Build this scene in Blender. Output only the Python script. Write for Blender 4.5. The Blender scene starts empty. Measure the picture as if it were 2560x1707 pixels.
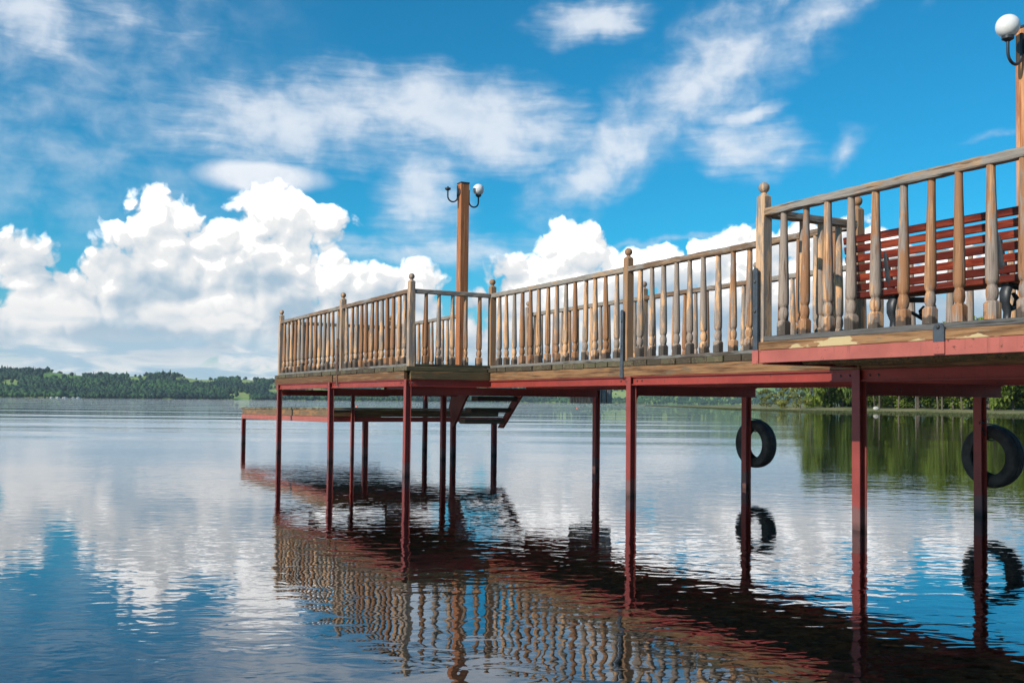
import bpy, bmesh, math, random
import numpy as np
from mathutils import Vector, Matrix

# ---------------------------------------------------------------- camera
S = bpy.context.scene
C = S.collection
YAW, PITCH, ROLL, EYE = math.radians(28.14), math.radians(1.736), 0.0102, 1.008
FW = Vector((-math.cos(YAW), math.sin(YAW), 0)); RT = Vector((math.sin(YAW), math.cos(YAW), 0)); UPV = Vector((0, 0, 1))
f_ = FW*math.cos(PITCH) + UPV*math.sin(PITCH); u_ = UPV*math.cos(PITCH) - FW*math.sin(PITCH)
r2 = RT*math.cos(ROLL) + u_*math.sin(ROLL); u2 = u_*math.cos(ROLL) - RT*math.sin(ROLL)
cam = bpy.data.cameras.new('camera'); cam.sensor_width = 36; cam.lens = 35.08; cam.shift_y = 0.0295
cam.clip_start = 0.05; cam.clip_end = 20000
camo = bpy.data.objects.new('camera', cam); C.objects.link(camo)
camo.matrix_world = Matrix(((r2.x, u2.x, -f_.x, 0), (r2.y, u2.y, -f_.y, 0), (r2.z, u2.z, -f_.z, EYE), (0, 0, 0, 1)))
S.camera = camo
S.view_settings.view_transform = 'Standard'; S.view_settings.look = 'None'
S.view_settings.exposure = 0.0; S.view_settings.gamma = 1.0
S.cycles.use_denoising = True; S.cycles.use_adaptive_sampling = True; S.cycles.adaptive_threshold = 0.02
S.cycles.max_bounces = 8; S.cycles.transparent_max_bounces = 12; S.cycles.volume_bounces = 0

# ---------------------------------------------------------------- sun
SUN_EL = math.radians(31)
SUN_XY = Vector((math.sin(math.radians(11)), -math.cos(math.radians(11))))
sd = Vector((SUN_XY.x*math.cos(SUN_EL), SUN_XY.y*math.cos(SUN_EL), math.sin(SUN_EL)))
sl = bpy.data.lights.new('sun', 'SUN'); sl.energy = 4.9; sl.angle = math.radians(0.53); sl.color = (1.0, 0.93, 0.82)
so = bpy.data.objects.new('sun', sl); C.objects.link(so)
so.rotation_euler = sd.to_track_quat('Z', 'Y').to_euler(); so.location = (0, -20, 30)

# ---------------------------------------------------------------- node helper
class E:
    """a tiny expression builder over shader math nodes"""
    def __init__(s, nt, sock): s.nt, s.s = nt, sock
    def _m(s, op, *a, clamp=False):
        n = s.nt.nodes.new('ShaderNodeMath'); n.operation = op; n.use_clamp = clamp
        for i, v in enumerate((s,)+a):
            if isinstance(v, E): s.nt.links.new(v.s, n.inputs[i])
            else: n.inputs[i].default_value = v
        return E(s.nt, n.outputs[0])
    def __add__(s, o): return s._m('ADD', o)
    def __radd__(s, o): return s._m('ADD', o)
    def __sub__(s, o): return s._m('SUBTRACT', o)
    def __rsub__(s, o): return (s*-1.0)._m('ADD', o)
    def __mul__(s, o): return s._m('MULTIPLY', o)
    def __rmul__(s, o): return s._m('MULTIPLY', o)
    def __truediv__(s, o): return s._m('DIVIDE', o)
    def max(s, o): return s._m('MAXIMUM', o)
    def min(s, o): return s._m('MINIMUM', o)
    def smax(s, o, k): return s._m('SMOOTH_MAX', o, k)
    def abs(s): return s._m('ABSOLUTE')
    def pow(s, k): return s._m('POWER', k)
    def sqrt(s): return s._m('SQRT')
    def clamp(s): return s._m('ADD', 0.0, clamp=True)
    def step(s, a, b):
        n = s.nt.nodes.new('ShaderNodeMapRange'); n.interpolation_type = 'SMOOTHSTEP'
        s.nt.links.new(s.s, n.inputs['Value'])
        n.inputs['From Min'].default_value = a; n.inputs['From Max'].default_value = b
        return E(s.nt, n.outputs['Result'])
def xyz(nt, x, y, z=0.0):
    n = nt.nodes.new('ShaderNodeCombineXYZ')
    for i, v in enumerate((x, y, z)):
        if isinstance(v, E): nt.links.new(v.s, n.inputs[i])
        else: n.inputs[i].default_value = v
    return E(nt, n.outputs[0])
def sep(nt, v):
    n = nt.nodes.new('ShaderNodeSeparateXYZ'); nt.links.new(v.s, n.inputs[0])
    return [E(nt, o) for o in n.outputs]
def noise(nt, v, scale, detail=4, rough=0.5, dist=0.0, color=False, dim='3D'):
    n = nt.nodes.new('ShaderNodeTexNoise'); n.noise_dimensions = dim; nt.links.new(v.s, n.inputs['Vector'])
    n.inputs['Scale'].default_value = scale; n.inputs['Detail'].default_value = detail
    n.inputs['Roughness'].default_value = rough; n.inputs['Distortion'].default_value = dist
    return E(nt, n.outputs['Color' if color else 'Fac'])
def voro(nt, v, scale, feature='F1', smooth=0.4, detail=0.0, dim='2D'):
    n = nt.nodes.new('ShaderNodeTexVoronoi'); n.voronoi_dimensions = dim; n.feature = feature; nt.links.new(v.s, n.inputs['Vector'])
    n.inputs['Scale'].default_value = scale
    if 'Detail' in n.inputs: n.inputs['Detail'].default_value = detail
    if feature == 'SMOOTH_F1': n.inputs['Smoothness'].default_value = smooth
    return E(nt, n.outputs['Distance'])
def vmath(nt, op, a, b):
    n = nt.nodes.new('ShaderNodeVectorMath'); n.operation = op; nt.links.new(a.s, n.inputs[0])
    if isinstance(b, E): nt.links.new(b.s, n.inputs[3 if op == 'SCALE' else 1])
    elif op == 'SCALE': n.inputs[3].default_value = b
    else: n.inputs[1].default_value = b
    return E(nt, n.outputs['Value' if op in ('DOT_PRODUCT', 'LENGTH') else 'Vector'])
def mixc(nt, fac, a, b, mode='MIX'):
    n = nt.nodes.new('ShaderNodeMix'); n.data_type = 'RGBA'; n.blend_type = mode; n.clamp_factor = True
    for i, v in ((0, fac), (6, a), (7, b)):
        if isinstance(v, E): nt.links.new(v.s, n.inputs[i])
        else: n.inputs[i].default_value = v if i == 0 else (*v, 1.0)
    return E(nt, n.outputs[2])

# ---------------------------------------------------------------- sky with its clouds (world, by direction)
# cloud centres and half sizes in degrees of azimuth (from the look direction) and elevation
CUMULUS = [(-19.7,9.75,2.5,1.55),(-18.5,9.5,1.1,1.2),(-20.7,8.8,1.7,1.4),(-13.24,10.20,2.83,1.61),(-11.03,9.86,1.99,1.35),
 (-14.7,9.6,1.2,1.2),(-16.22,7.64,6.35,2.21),(-21.55,5.86,3.78,1.92),(-18.92,6.64,3.49,2.17),(-24.44,4.25,3.62,1.67),
 (-17.84,4.30,8.95,2.62),(-9.85,6.11,4.24,2.04),(-6.24,6.20,2.50,1.60),(-8.6,4.3,4.6,2.6),(-26.75,6.80,2.66,1.44),
 (-26.17,6.02,1.66,1.03),(3.16,8.59,2.40,1.88),(1.09,7.45,2.07,1.38),(-0.50,6.07,2.53,1.38),(2.72,6.09,5.04,2.18),
 (7.28,7.23,3.39,1.71),(10.87,7.86,3.10,1.58),(13.95,8.02,4.33,1.78),(17.79,8.99,2.29,1.20),(20.56,8.66,1.71,1.08),
 (23.43,6.85,3.87,1.26),(-22.46,2.42,8.24,1.49),(-13.11,2.66,9.15,1.34),(4.0,3.3,10.5,2.3),(16.10,5.12,12.72,2.87)]
CIRRUS = [(-26.48,19.15,3.13,1.95,0,1.0),(-21.24,19.45,6.59,1.82,-4,.55),(-25.20,12.61,5.64,2.49,0,.25),(-12.6,15.2,8.0,2.6,3,1.0),
 (-3.2,15.9,8.6,2.5,-8,1.15),(-5.30,11.6,2.7,3.2,0,.95),(5.0,13.7,4.8,2.2,36,1.25),
 (8.3,15.9,4.0,2.2,32,.95),(11.4,18.0,7.6,3.2,30,1.0),(16.93,20.66,5.47,1.32,25,.8),(4.20,21.14,3.43,1.26,8,1.0),
 (12.84,14.15,4.0,1.5,-5,.9),(13.71,15.80,1.73,.76,10,.9),(18.52,13.83,1.55,.91,25,.8),(-4.67,8.50,7.53,1.14,0,.8),
 (9.52,9.44,5.36,.32,8,.7),(-17.50,8.23,4.18,1.31,0,.3),(26.13,13.99,2.22,.29,0,.5),(22.69,20.42,1.56,.53,20,.4)]

def build_world():
    w = bpy.data.worlds.new('World'); S.world = w; w.use_nodes = True
    nt = w.node_tree; nt.nodes.clear()
    out = nt.nodes.new('ShaderNodeOutputWorld'); bg = nt.nodes.new('ShaderNodeBackground')
    nt.links.new(bg.outputs[0], out.inputs[0])
    tc = nt.nodes.new('ShaderNodeTexCoord'); D = E(nt, tc.outputs['Generated'])
    sky = nt.nodes.new('ShaderNodeTexSky'); sky.sky_type = 'NISHITA'; sky.sun_disc = False
    sky.sun_elevation = SUN_EL; sky.sun_rotation = math.atan2(SUN_XY.x, SUN_XY.y)
    sky.air_density = 1.0; sky.dust_density = 0.3; sky.ozone_density = 2.0
    skyr = E(nt, sky.outputs[0])
    # azimuth / elevation in degrees
    fx, rx, zz = vmath(nt, 'DOT_PRODUCT', D, tuple(FW)), vmath(nt, 'DOT_PRODUCT', D, tuple(RT)), vmath(nt, 'DOT_PRODUCT', D, (0, 0, 1))
    az = rx._m('ARCTAN2', fx)*57.2958
    el = zz._m('ARCTAN2', (fx*fx+rx*rx).sqrt())*57.2958
    P = xyz(nt, az, el)
    skyc = mixc(nt, 1.0, skyr, mixc(nt, el.step(0.0, 9.0), (0.60, 1.0, 1.15), (0.085, 0.97, 1.27)), 'MULTIPLY')
    def ell(p, c):
        n = nt.nodes.new('ShaderNodeVectorMath'); n.operation = 'MULTIPLY_ADD'; nt.links.new(p.s, n.inputs[0])
        n.inputs[1].default_value = (1/c[2], 1/c[3], 0); n.inputs[2].default_value = (-c[0]/c[2], -c[1]/c[3], 0)
        return vmath(nt, 'LENGTH', E(nt, n.outputs[0]), (0, 0, 0))
    def rell(p, c):
        n = nt.nodes.new('ShaderNodeMapping'); n.vector_type = 'TEXTURE'; nt.links.new(p.s, n.inputs[0])
        n.inputs['Location'].default_value = (c[0], c[1], 0); n.inputs['Rotation'].default_value = (0, 0, math.radians(c[4]))
        n.inputs['Scale'].default_value = (c[2], c[3], 1)
        return vmath(nt, 'LENGTH', E(nt, n.outputs[0]), (0, 0, 0))
    # --- cumulus field
    wide = (az.abs()).step(27.0, 34.0)                              # beyond the view the clouds go on at random
    gen = (noise(nt, D, 5.0, 3)-0.5)*9.0 + 1.2 - (el-4.0).abs()*0.32
    def field(p, fine=True):
        w1 = vmath(nt, 'SCALE', vmath(nt, 'SUBTRACT', noise(nt, p, 0.35, 3, color=True, dim='2D'), (0.5, 0.5, 0.5)), 1.9)
        pw = vmath(nt, 'ADD', p, w1)
        acc = None
        for c in CUMULUS:
            d = (1.0 - ell(pw, c))*min(c[2], c[3])
            acc = d if acc is None else acc.smax(d, 0.25)
        n = nt.nodes.new('ShaderNodeMix'); n.data_type = 'FLOAT'
        nt.links.new(wide.s, n.inputs[0]); nt.links.new(acc.s, n.inputs[2]); nt.links.new(gen.s, n.inputs[3])
        acc = E(nt, n.outputs[0])
        w2 = vmath(nt, 'SCALE', vmath(nt, 'SUBTRACT', noise(nt, p, 2.0, 2, color=True, dim='2D'), (0.5, 0.5, 0.5)), 0.35)
        pv = vmath(nt, 'ADD', pw, w2)
        b1 = voro(nt, pv, 0.62).pow(2.0); b2 = voro(nt, pv, 1.5).pow(2.0); b3 = voro(nt, pv, 3.7).pow(2.0)
        f = acc + 0.38 - b1*1.15 - b2*0.42
        if fine: f = f - b3*0.15 + (noise(nt, p, 3.0, 3, 0.5, dim='2D')-0.5)*0.20
        return f
    F0 = field(P)
    F1 = field(vmath(nt, 'ADD', P, (-0.36, 0.50, 0.0)), False)
    F2 = field(P, False)
    cum = F0.step(-0.06, 0.42)
    relief = F2.min(2.2) - F1.min(2.2)
    low = el.step(10.5, 3.5)
    big = noise(nt, xyz(nt, az*0.5, el*0.95), 0.34, 3, 0.45, dim='2D')
    shade = (relief*0.50 + 0.84 - (big - 0.36).max(0.0)*3.0*low - low*0.05).clamp()
    ccol = mixc(nt, shade.step(0.05, 0.95), (4.2, 5.6, 6.8), (9.6, 9.5, 9.35))
    hot = shade.step(0.80, 1.0)
    ccol = mixc(nt, hot*el.step(4.5, 7.5), ccol, (16.5, 16.3, 16.0))
    # soft low layer towards the horizon, seen through more air
    soft = noise(nt, xyz(nt, az*0.35, el*1.5), 0.75, 4, 0.5, 0.4, dim='2D')
    scol = mixc(nt, soft.step(0.38, 0.66), (4.4, 6.3, 7.6), (10.2, 10.1, 9.7))
    lay = (el + (soft-0.5)*4.0).step(4.2, 1.6)
    ccol = mixc(nt, lay*0.85, ccol, scol)
    cum = cum.max(lay*0.93)
    # --- high thin clouds
    wq = vmath(nt, 'SCALE', vmath(nt, 'SUBTRACT', noise(nt, P, 0.20, 4, 0.55, color=True, dim='2D'), (0.5, 0.5, 0.5)), 2.6)
    Pw = vmath(nt, 'ADD', P, wq)
    Q = vmath(nt, 'ADD', xyz(nt, az*0.16, el*1.0), vmath(nt, 'SCALE', wq, 0.15))
    def cover(l, k):
        m = None
        for c in l:
            d = (1.55 - rell(Pw, c)).max(0.0)*c[5]
            m = d if m is None else m.smax(d, 0.2)
        return m
    streak = noise(nt, Q, 2.0, 6, 0.55, 0.25, dim='2D')
    fluff = noise(nt, xyz(nt, az*0.75, el), 0.6, 6, 0.55, 0.2, dim='2D')
    m1 = cover([c for c in CIRRUS if abs(c[4]) < 15], 1)
    m2 = cover([c for c in CIRRUS if abs(c[4]) >= 15], 1)
    gm = ((noise(nt, D, 2.2, 4)-0.47)*4.0).max(0.0)*el.step(6.0, 14.0)
    away = wide.max(el.step(23.0, 30.0))                            # outside the view: the same kinds of cloud at random
    keep = 1.0 - away
    m1 = m1*keep + gm*away; m2 = m2*keep
    c1 = (m1*0.80 + (streak-0.5)*0.95*m1.min(0.8)*(1.6-m1).max(0.3) + (fluff-0.5)*0.75*m1.min(0.8) - 0.15).step(0.0, 1.0)
    c2 = (m2*0.75 + (fluff-0.5)*1.25*m2.min(0.8) + (streak-0.5)*0.35*m2.min(0.7) - 0.20).step(0.0, 1.1)
    lens = (1.0 - rell(vmath(nt, 'ADD', P, vmath(nt, 'SCALE', wq, 0.15)), (-14.4, 12.25, 4.3, 1.15, 0)))
    lens = (lens + (fluff-0.5)*0.2).step(-0.02, 0.55)*0.97
    veil = (streak*0.2 + fluff*0.8).step(0.2, 0.85)*az.step(-9.0, -24.0)*el.step(6.0, 11.0)*0.40*keep
    cir = (c1.max(c2)*0.82).max(lens).max(veil)
    col = mixc(nt, cir, skyc, mixc(nt, (fluff*0.7 + cir*0.3).step(0.3, 0.75), (6.4, 7.5, 8.8), (8.9, 9.3, 9.9)))
    full = mixc(nt, cum*el.step(-0.5, 0.5), col, ccol)
    bg2 = nt.nodes.new('ShaderNodeBackground'); mx = nt.nodes.new('ShaderNodeMixShader')
    above = el._m('GREATER_THAN', 14.5)                             # no cumulus reaches this high
    nt.links.new(above.s, mx.inputs[0]); nt.links.new(bg.outputs[0], mx.inputs[1]); nt.links.new(bg2.outputs[0], mx.inputs[2])
    nt.links.new(mx.outputs[0], out.inputs[0])
    nt.links.new(full.s, bg.inputs[0]); nt.links.new(col.s, bg2.inputs[0])
    bg.inputs[1].default_value = bg2.inputs[1].default_value = 0.1
    w.cycles.sampling_method = 'MANUAL'; w.cycles.sample_map_resolution = 512
build_world()

# ---------------------------------------------------------------- materials
def new_mat(name):
    m = bpy.data.materials.new(name); m.use_nodes = True
    nt = m.node_tree; nt.nodes.clear()
    out = nt.nodes.new('ShaderNodeOutputMaterial'); p = nt.nodes.new('ShaderNodeBsdfPrincipled')
    nt.links.new(p.outputs[0], out.inputs[0])
    return m, nt, p
def objco(nt): return E(nt, nt.nodes.new('ShaderNodeTexCoord').outputs['Object'])
def orand(nt): return E(nt, nt.nodes.new('ShaderNodeObjectInfo').outputs['Random'])
def geopos(nt): return E(nt, nt.nodes.new('ShaderNodeNewGeometry').outputs['Position'])
def bump(nt, p, h, dist, strength=1.0):
    b = nt.nodes.new('ShaderNodeBump'); b.inputs['Distance'].default_value = dist; b.inputs['Strength'].default_value = strength
    nt.links.new(h.s, b.inputs['Height']); nt.links.new(b.outputs[0], p.inputs['Normal'])
def setc(nt, p, c, key='Base Color'):
    if isinstance(c, E): nt.links.new(c.s, p.inputs[key])
    elif isinstance(c, tuple): p.inputs[key].default_value = (*c, 1)
    else: p.inputs[key].default_value = c
def along(nt, co, axis, k):
    s = [k, k, k]; s['XYZ'.index(axis)] = 1.0
    return vmath(nt, 'MULTIPLY', co, tuple(s))

def wood(name, axis, tan, dark, grey, grey_amt=0.5, rough=0.75, stain=None, bumpd=0.003, pale=None):
    """weathered timber: grain along axis, silvered patches, dark cracks"""
    m, nt, p = new_mat(name)
    co = objco(nt); r = orand(nt)
    co = vmath(nt, 'ADD', co, xyz(nt, r*31.0, r*17.0, r*23.0))
    g = noise(nt, along(nt, co, axis, 22.0), 2.2, 6, 0.62, 0.3)
    fine = noise(nt, along(nt, co, axis, 30.0), 6.0, 3, 0.6)
    patch = noise(nt, along(nt, co, axis, 6.0), 1.9, 4, 0.6)
    patch2 = noise(nt, along(nt, co, axis, 4.0), 6.0, 4, 0.65)
    c = mixc(nt, (g + (r-0.5)*0.42).step(0.38, 0.60), dark, tan)
    gm = (patch*0.75 + patch2*0.35 + (r-0.5)*0.22 - 0.05).step(0.63-0.30*grey_amt, 0.685-0.27*grey_amt)
    gc = mixc(nt, fine.step(0.3, 0.7), tuple(v*0.62 for v in grey), grey)
    c = mixc(nt, gm*0.88, c, gc)
    c = mixc(nt, (g.step(0.42, 0.32) + fine.step(0.38, 0.29)*0.7).clamp()*0.75, c, tuple(v*0.30 for v in dark))
    if stain is not None:      # water staining that creeps up the end grain
        z = sep(nt, objco(nt))[2]
        st = (z*-1.0 + stain + (noise(nt, co, 22.0, 4, 0.65)-0.5)*0.12 + (noise(nt, co, 6.0, 2)-0.5)*0.26 + (r-0.5)*0.08).step(0.0, 0.03)
        c = mixc(nt, st*0.90, c, mixc(nt, fine, (0.030, 0.024, 0.020), (0.085, 0.068, 0.055)))
    if pale is not None:       # flaked paint showing bare pale timber low on the board
        q = sep(nt, objco(nt))
        pl = noise(nt, xyz(nt, q[0]*1.0, q[1]*1.0, q[2]*3.0), 1.9, 5, 0.55)
        pm = (pl - 0.50 - (q[2]-pale)*2.2).step(0.0, 0.025)
        c = mixc(nt, pm*0.9, c, (0.52, 0.40, 0.21))
    setc(nt, p, c); setc(nt, p, (g*0.25 + rough - 0.12), 'Roughness')
    p.inputs['Specular IOR Level'].default_value = 0.3
    bump(nt, p, g*0.7 + fine*0.5 + patch2*0.4, bumpd)
    return m

TAN, BRN, GRY = (0.66, 0.38, 0.195), (0.30, 0.145, 0.070), (0.31, 0.262, 0.225)
M = {}
M['baluster'] = wood('baluster_wood', 'Z', TAN, BRN, GRY, 0.46, stain=0.085)
M['baluster_low'] = wood('stained_baluster_wood', 'Z', TAN, BRN, GRY, 0.66, stain=0.06)
M['post'] = wood('post_wood', 'Z', (0.58, 0.365, 0.212), (0.31, 0.175, 0.095), GRY, 0.45)
M['rail_x'] = wood('rail_wood_x', 'X', (0.40, 0.26, 0.15), (0.17, 0.105, 0.065), (0.30, 0.275, 0.245), 0.72)
M['rail_y'] = wood('rail_wood_y', 'Y', (0.40, 0.26, 0.15), (0.17, 0.105, 0.065), (0.30, 0.275, 0.245), 0.55)
M['sole_x'] = wood('sole_rail_wood_x', 'X', (0.22, 0.18, 0.13), (0.09, 0.07, 0.055), (0.21, 0.20, 0.18), 0.9)
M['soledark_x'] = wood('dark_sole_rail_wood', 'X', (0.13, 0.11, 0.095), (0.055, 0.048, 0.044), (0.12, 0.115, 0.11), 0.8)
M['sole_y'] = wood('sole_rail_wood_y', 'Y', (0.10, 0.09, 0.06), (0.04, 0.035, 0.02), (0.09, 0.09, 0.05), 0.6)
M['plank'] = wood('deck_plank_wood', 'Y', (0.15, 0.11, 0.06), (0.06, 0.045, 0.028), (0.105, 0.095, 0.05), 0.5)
M['fascia_x'] = wood('fascia_wood_x', 'X', (0.27, 0.142, 0.064), (0.13, 0.062, 0.027), (0.18, 0.125, 0.075), 0.35)
M['fascia_y'] = wood('fascia_wood_y', 'Y', (0.20, 0.115, 0.05), (0.09, 0.05, 0.02), (0.13, 0.10, 0.05), 0.4)
M['fascia_pale'] = wood('fascia_wood_pale', 'X', (0.31, 0.165, 0.075), (0.14, 0.07, 0.03), (0.25, 0.19, 0.12), 0.3, pale=0.0)
M['lamp_wood'] = wood('lamp_post_wood', 'Z', (0.62, 0.30, 0.135), (0.36, 0.13, 0.05), (0.45, 0.24, 0.12), 0.25, 0.6)
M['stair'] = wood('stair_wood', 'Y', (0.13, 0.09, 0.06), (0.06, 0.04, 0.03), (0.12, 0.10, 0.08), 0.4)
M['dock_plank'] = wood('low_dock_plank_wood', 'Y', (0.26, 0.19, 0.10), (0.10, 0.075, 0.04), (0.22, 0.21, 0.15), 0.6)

def red_paint(name, base, wet=True):
    m, nt, p = new_mat(name)
    pos = geopos(nt); r = orand(nt)
    q = sep(nt, pos)
    n1 = noise(nt, pos, 3.0, 5, 0.6); n2 = noise(nt, pos, 22.0, 4, 0.65); n3 = noise(nt, vmath(nt, 'MULTIPLY', pos, (6, 6, 1.0)), 5.0, 4, 0.6)
    c = mixc(nt, n1.step(0.3, 0.7), tuple(v*0.78 for v in base), tuple(min(1, v*1.08) for v in base))
    c = mixc(nt, n3.step(0.60, 0.75)*0.35, c, (0.36, 0.13, 0.10))
    c = mixc(nt, (n2*0.6+n1*0.4).step(0.585, 0.64)*0.8, c, (0.085, 0.032, 0.020))
    st = noise(nt, vmath(nt, 'MULTIPLY', pos, (26, 26, 1.6)), 1.0, 4, 0.6)
    c = mixc(nt, (st*0.6+n1*0.4).step(0.56, 0.66)*0.55, c, (0.11, 0.045, 0.024))
    if wet:        # scum and slime up to the lake's usual level
        lvl = (q[2]*-1.0 + 0.19 + (n1-0.5)*0.18 + (n2-0.5)*0.10)
        c = mixc(nt, lvl.step(-0.01, 0.015)*0.8, c, (0.15, 0.085, 0.078))
        wl = (q[2]*-1.0 + 0.075 + (n2-0.5)*0.05).step(0.0, 0.06)
        c = mixc(nt, wl*0.55, c, (0.045, 0.028, 0.022))
    setc(nt, p, c); setc(nt, p, n2*0.25+0.38, 'Roughness'); p.inputs['Specular IOR Level'].default_value = 0.4
    bump(nt, p, n2*0.6+n1*0.4, 0.0015)
    return m
M['red'] = red_paint('red_steel_paint', (0.30, 0.044, 0.031))
M['red_leg'] = red_paint('red_leg_paint', (0.27, 0.050, 0.040))
M['red_fade'] = red_paint('faded_red_steel_paint', (0.40, 0.108, 0.082), wet=False)

M['stair_red'] = red_paint('shaded_red_stair_paint', (0.17, 0.042, 0.034), wet=False)  # red paint darkened to carry the deck's shade on the stringers

def simple(name, base, rough=0.6, var=0.25, scale=14.0, bumpd=0.002, spec=0.4, metal=0.0):
    m, nt, p = new_mat(name)
    co = objco(nt); r = orand(nt)
    n = noise(nt, vmath(nt, 'ADD', co, xyz(nt, r*9.0, r*5.0, 0.0)), scale, 5, 0.6)
    c = mixc(nt, n.step(0.3, 0.7), tuple(v*(1-var) for v in base), tuple(min(1, v*(1+var)) for v in base))
    setc(nt, p, c); p.inputs['Roughness'].default_value = rough; p.inputs['Metallic'].default_value = metal
    p.inputs['Specular IOR Level'].default_value = spec
    bump(nt, p, n, bumpd)
    return m
M['iron'] = simple('black_iron', (0.030, 0.034, 0.040), 0.42)
M['strap'] = simple('dark_strap_iron', (0.052, 0.062, 0.075), 0.5)
M['strap_brown'] = simple('rusty_strap_iron', (0.13, 0.06, 0.04), 0.7)
M['bolt'] = simple('bolt_steel', (0.10, 0.09, 0.085), 0.4, metal=0.6)
M['tyre'] = simple('tyre_rubber', (0.030, 0.030, 0.029), 0.7, 0.55, 7.0)
M['bench'] = wood('bench_slat_varnish', 'X', (0.28, 0.048, 0.019), (0.10, 0.015, 0.008), (0.20, 0.026, 0.012), 0.35, 0.42)
M['grate'] = simple('grey_slat_wood', (0.26, 0.26, 0.24), 0.7)
M['buoy'] = simple('orange_buoy_plastic', (0.75, 0.12, 0.03), 0.4)
M['boat'] = simple('white_boat_paint', (0.80, 0.80, 0.78), 0.4)
M['stone'] = simple('pale_stone', (0.40, 0.38, 0.34), 0.8, 0.3, 3.0)

def globe_mat():
    m, nt, p = new_mat('opal_globe')
    n = noise(nt, objco(nt), 30.0, 4)
    setc(nt, p, mixc(nt, n, (0.70, 0.69, 0.66), (0.82, 0.81, 0.79)))
    p.inputs['Roughness'].default_value = 0.22; p.inputs['Subsurface Weight'].default_value = 0.5
    p.inputs['Subsurface Radius'].default_value = (0.05, 0.05, 0.05)
    return m
M['globe'] = globe_mat()

def leaf_mat(name, a, b, scale):
    m, nt, p = new_mat(name)
    pos = geopos(nt); r = orand(nt)
    n = noise(nt, pos, scale, 4, 0.65); n2 = noise(nt, pos, scale*5, 2)
    setc(nt, p, mixc(nt, (n*0.65+n2*0.35+(r-0.5)*0.25).step(0.34, 0.66), a, b))
    p.inputs['Roughness'].default_value = 0.65; p.inputs['Specular IOR Level'].default_value = 0.2
    p.inputs['Subsurface Weight'].default_value = 0.0
    return m
M['leaf'] = leaf_mat('shore_tree_leaves', (0.045, 0.072, 0.012), (0.15, 0.20, 0.03), 0.35)
M['leaf_y'] = leaf_mat('shore_bush_leaves', (0.085, 0.095, 0.020), (0.19, 0.19, 0.040), 0.5)
M['wood_far'] = leaf_mat('hill_wood_foliage', (0.012, 0.036, 0.023), (0.060, 0.140, 0.035), 0.004)
M['bark'] = simple('shore_tree_bark', (0.10, 0.082, 0.062), 0.85, 0.4, 3.0)
M['reed'] = leaf_mat('reed_blades', (0.045, 0.055, 0.018), (0.12, 0.115, 0.04), 0.3)

def terrain_mat():
    m, nt, p = new_mat('hill_meadow')
    pos = geopos(nt)
    n = noise(nt, pos, 0.008, 4); n2 = noise(nt, pos, 0.06, 4)
    c = mixc(nt, (n*0.7+n2*0.3).step(0.40, 0.60), (0.13, 0.25, 0.04), (0.32, 0.38, 0.10))
    setc(nt, p, c); p.inputs['Roughness'].default_value = 0.9
    return m
M['meadow'] = terrain_mat()
def bank_mat():
    m, nt, p = new_mat('bank_grass')
    pos = geopos(nt); n = noise(nt, pos, 0.15, 5, 0.65)
    setc(nt, p, mixc(nt, n.step(0.35, 0.65), (0.09, 0.115, 0.03), (0.24, 0.21, 0.10)))
    p.inputs['Roughness'].default_value = 0.95
    return m
M['bank'] = bank_mat()
def bed_mat():
    m, nt, p = new_mat('lakebed_gravel')
    pos = geopos(nt)
    v = voro(nt, pos, 16.0, dim='3D'); n = noise(nt, pos, 1.2, 4); n2 = noise(nt, pos, 30.0, 3)
    c = mixc(nt, (v*0.6 + n2*0.4).step(0.2, 0.65), (0.045, 0.032, 0.021), (0.17, 0.115, 0.072))
    c = mixc(nt, n.step(0.4, 0.7)*0.5, c, (0.030, 0.026, 0.018))
    setc(nt, p, c); p.inputs['Roughness'].default_value = 0.9
    bump(nt, p, v*-1.0 + n2*0.4, 0.02)
    return m
M['bed'] = bed_mat()
def pebble_mat():
    m, nt, p = new_mat('lakebed_pebbles')
    pos = geopos(nt); n = noise(nt, pos, 7.0, 3, 0.7); n2 = noise(nt, pos, 60.0, 3)
    c = mixc(nt, n.step(0.35, 0.68), (0.07, 0.045, 0.030), (0.33, 0.22, 0.12))
    setc(nt, p, mixc(nt, n2*0.4, c, (0.10, 0.09, 0.075))); p.inputs['Roughness'].default_value = 0.8
    return m
M['pebble'] = pebble_mat()

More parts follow.
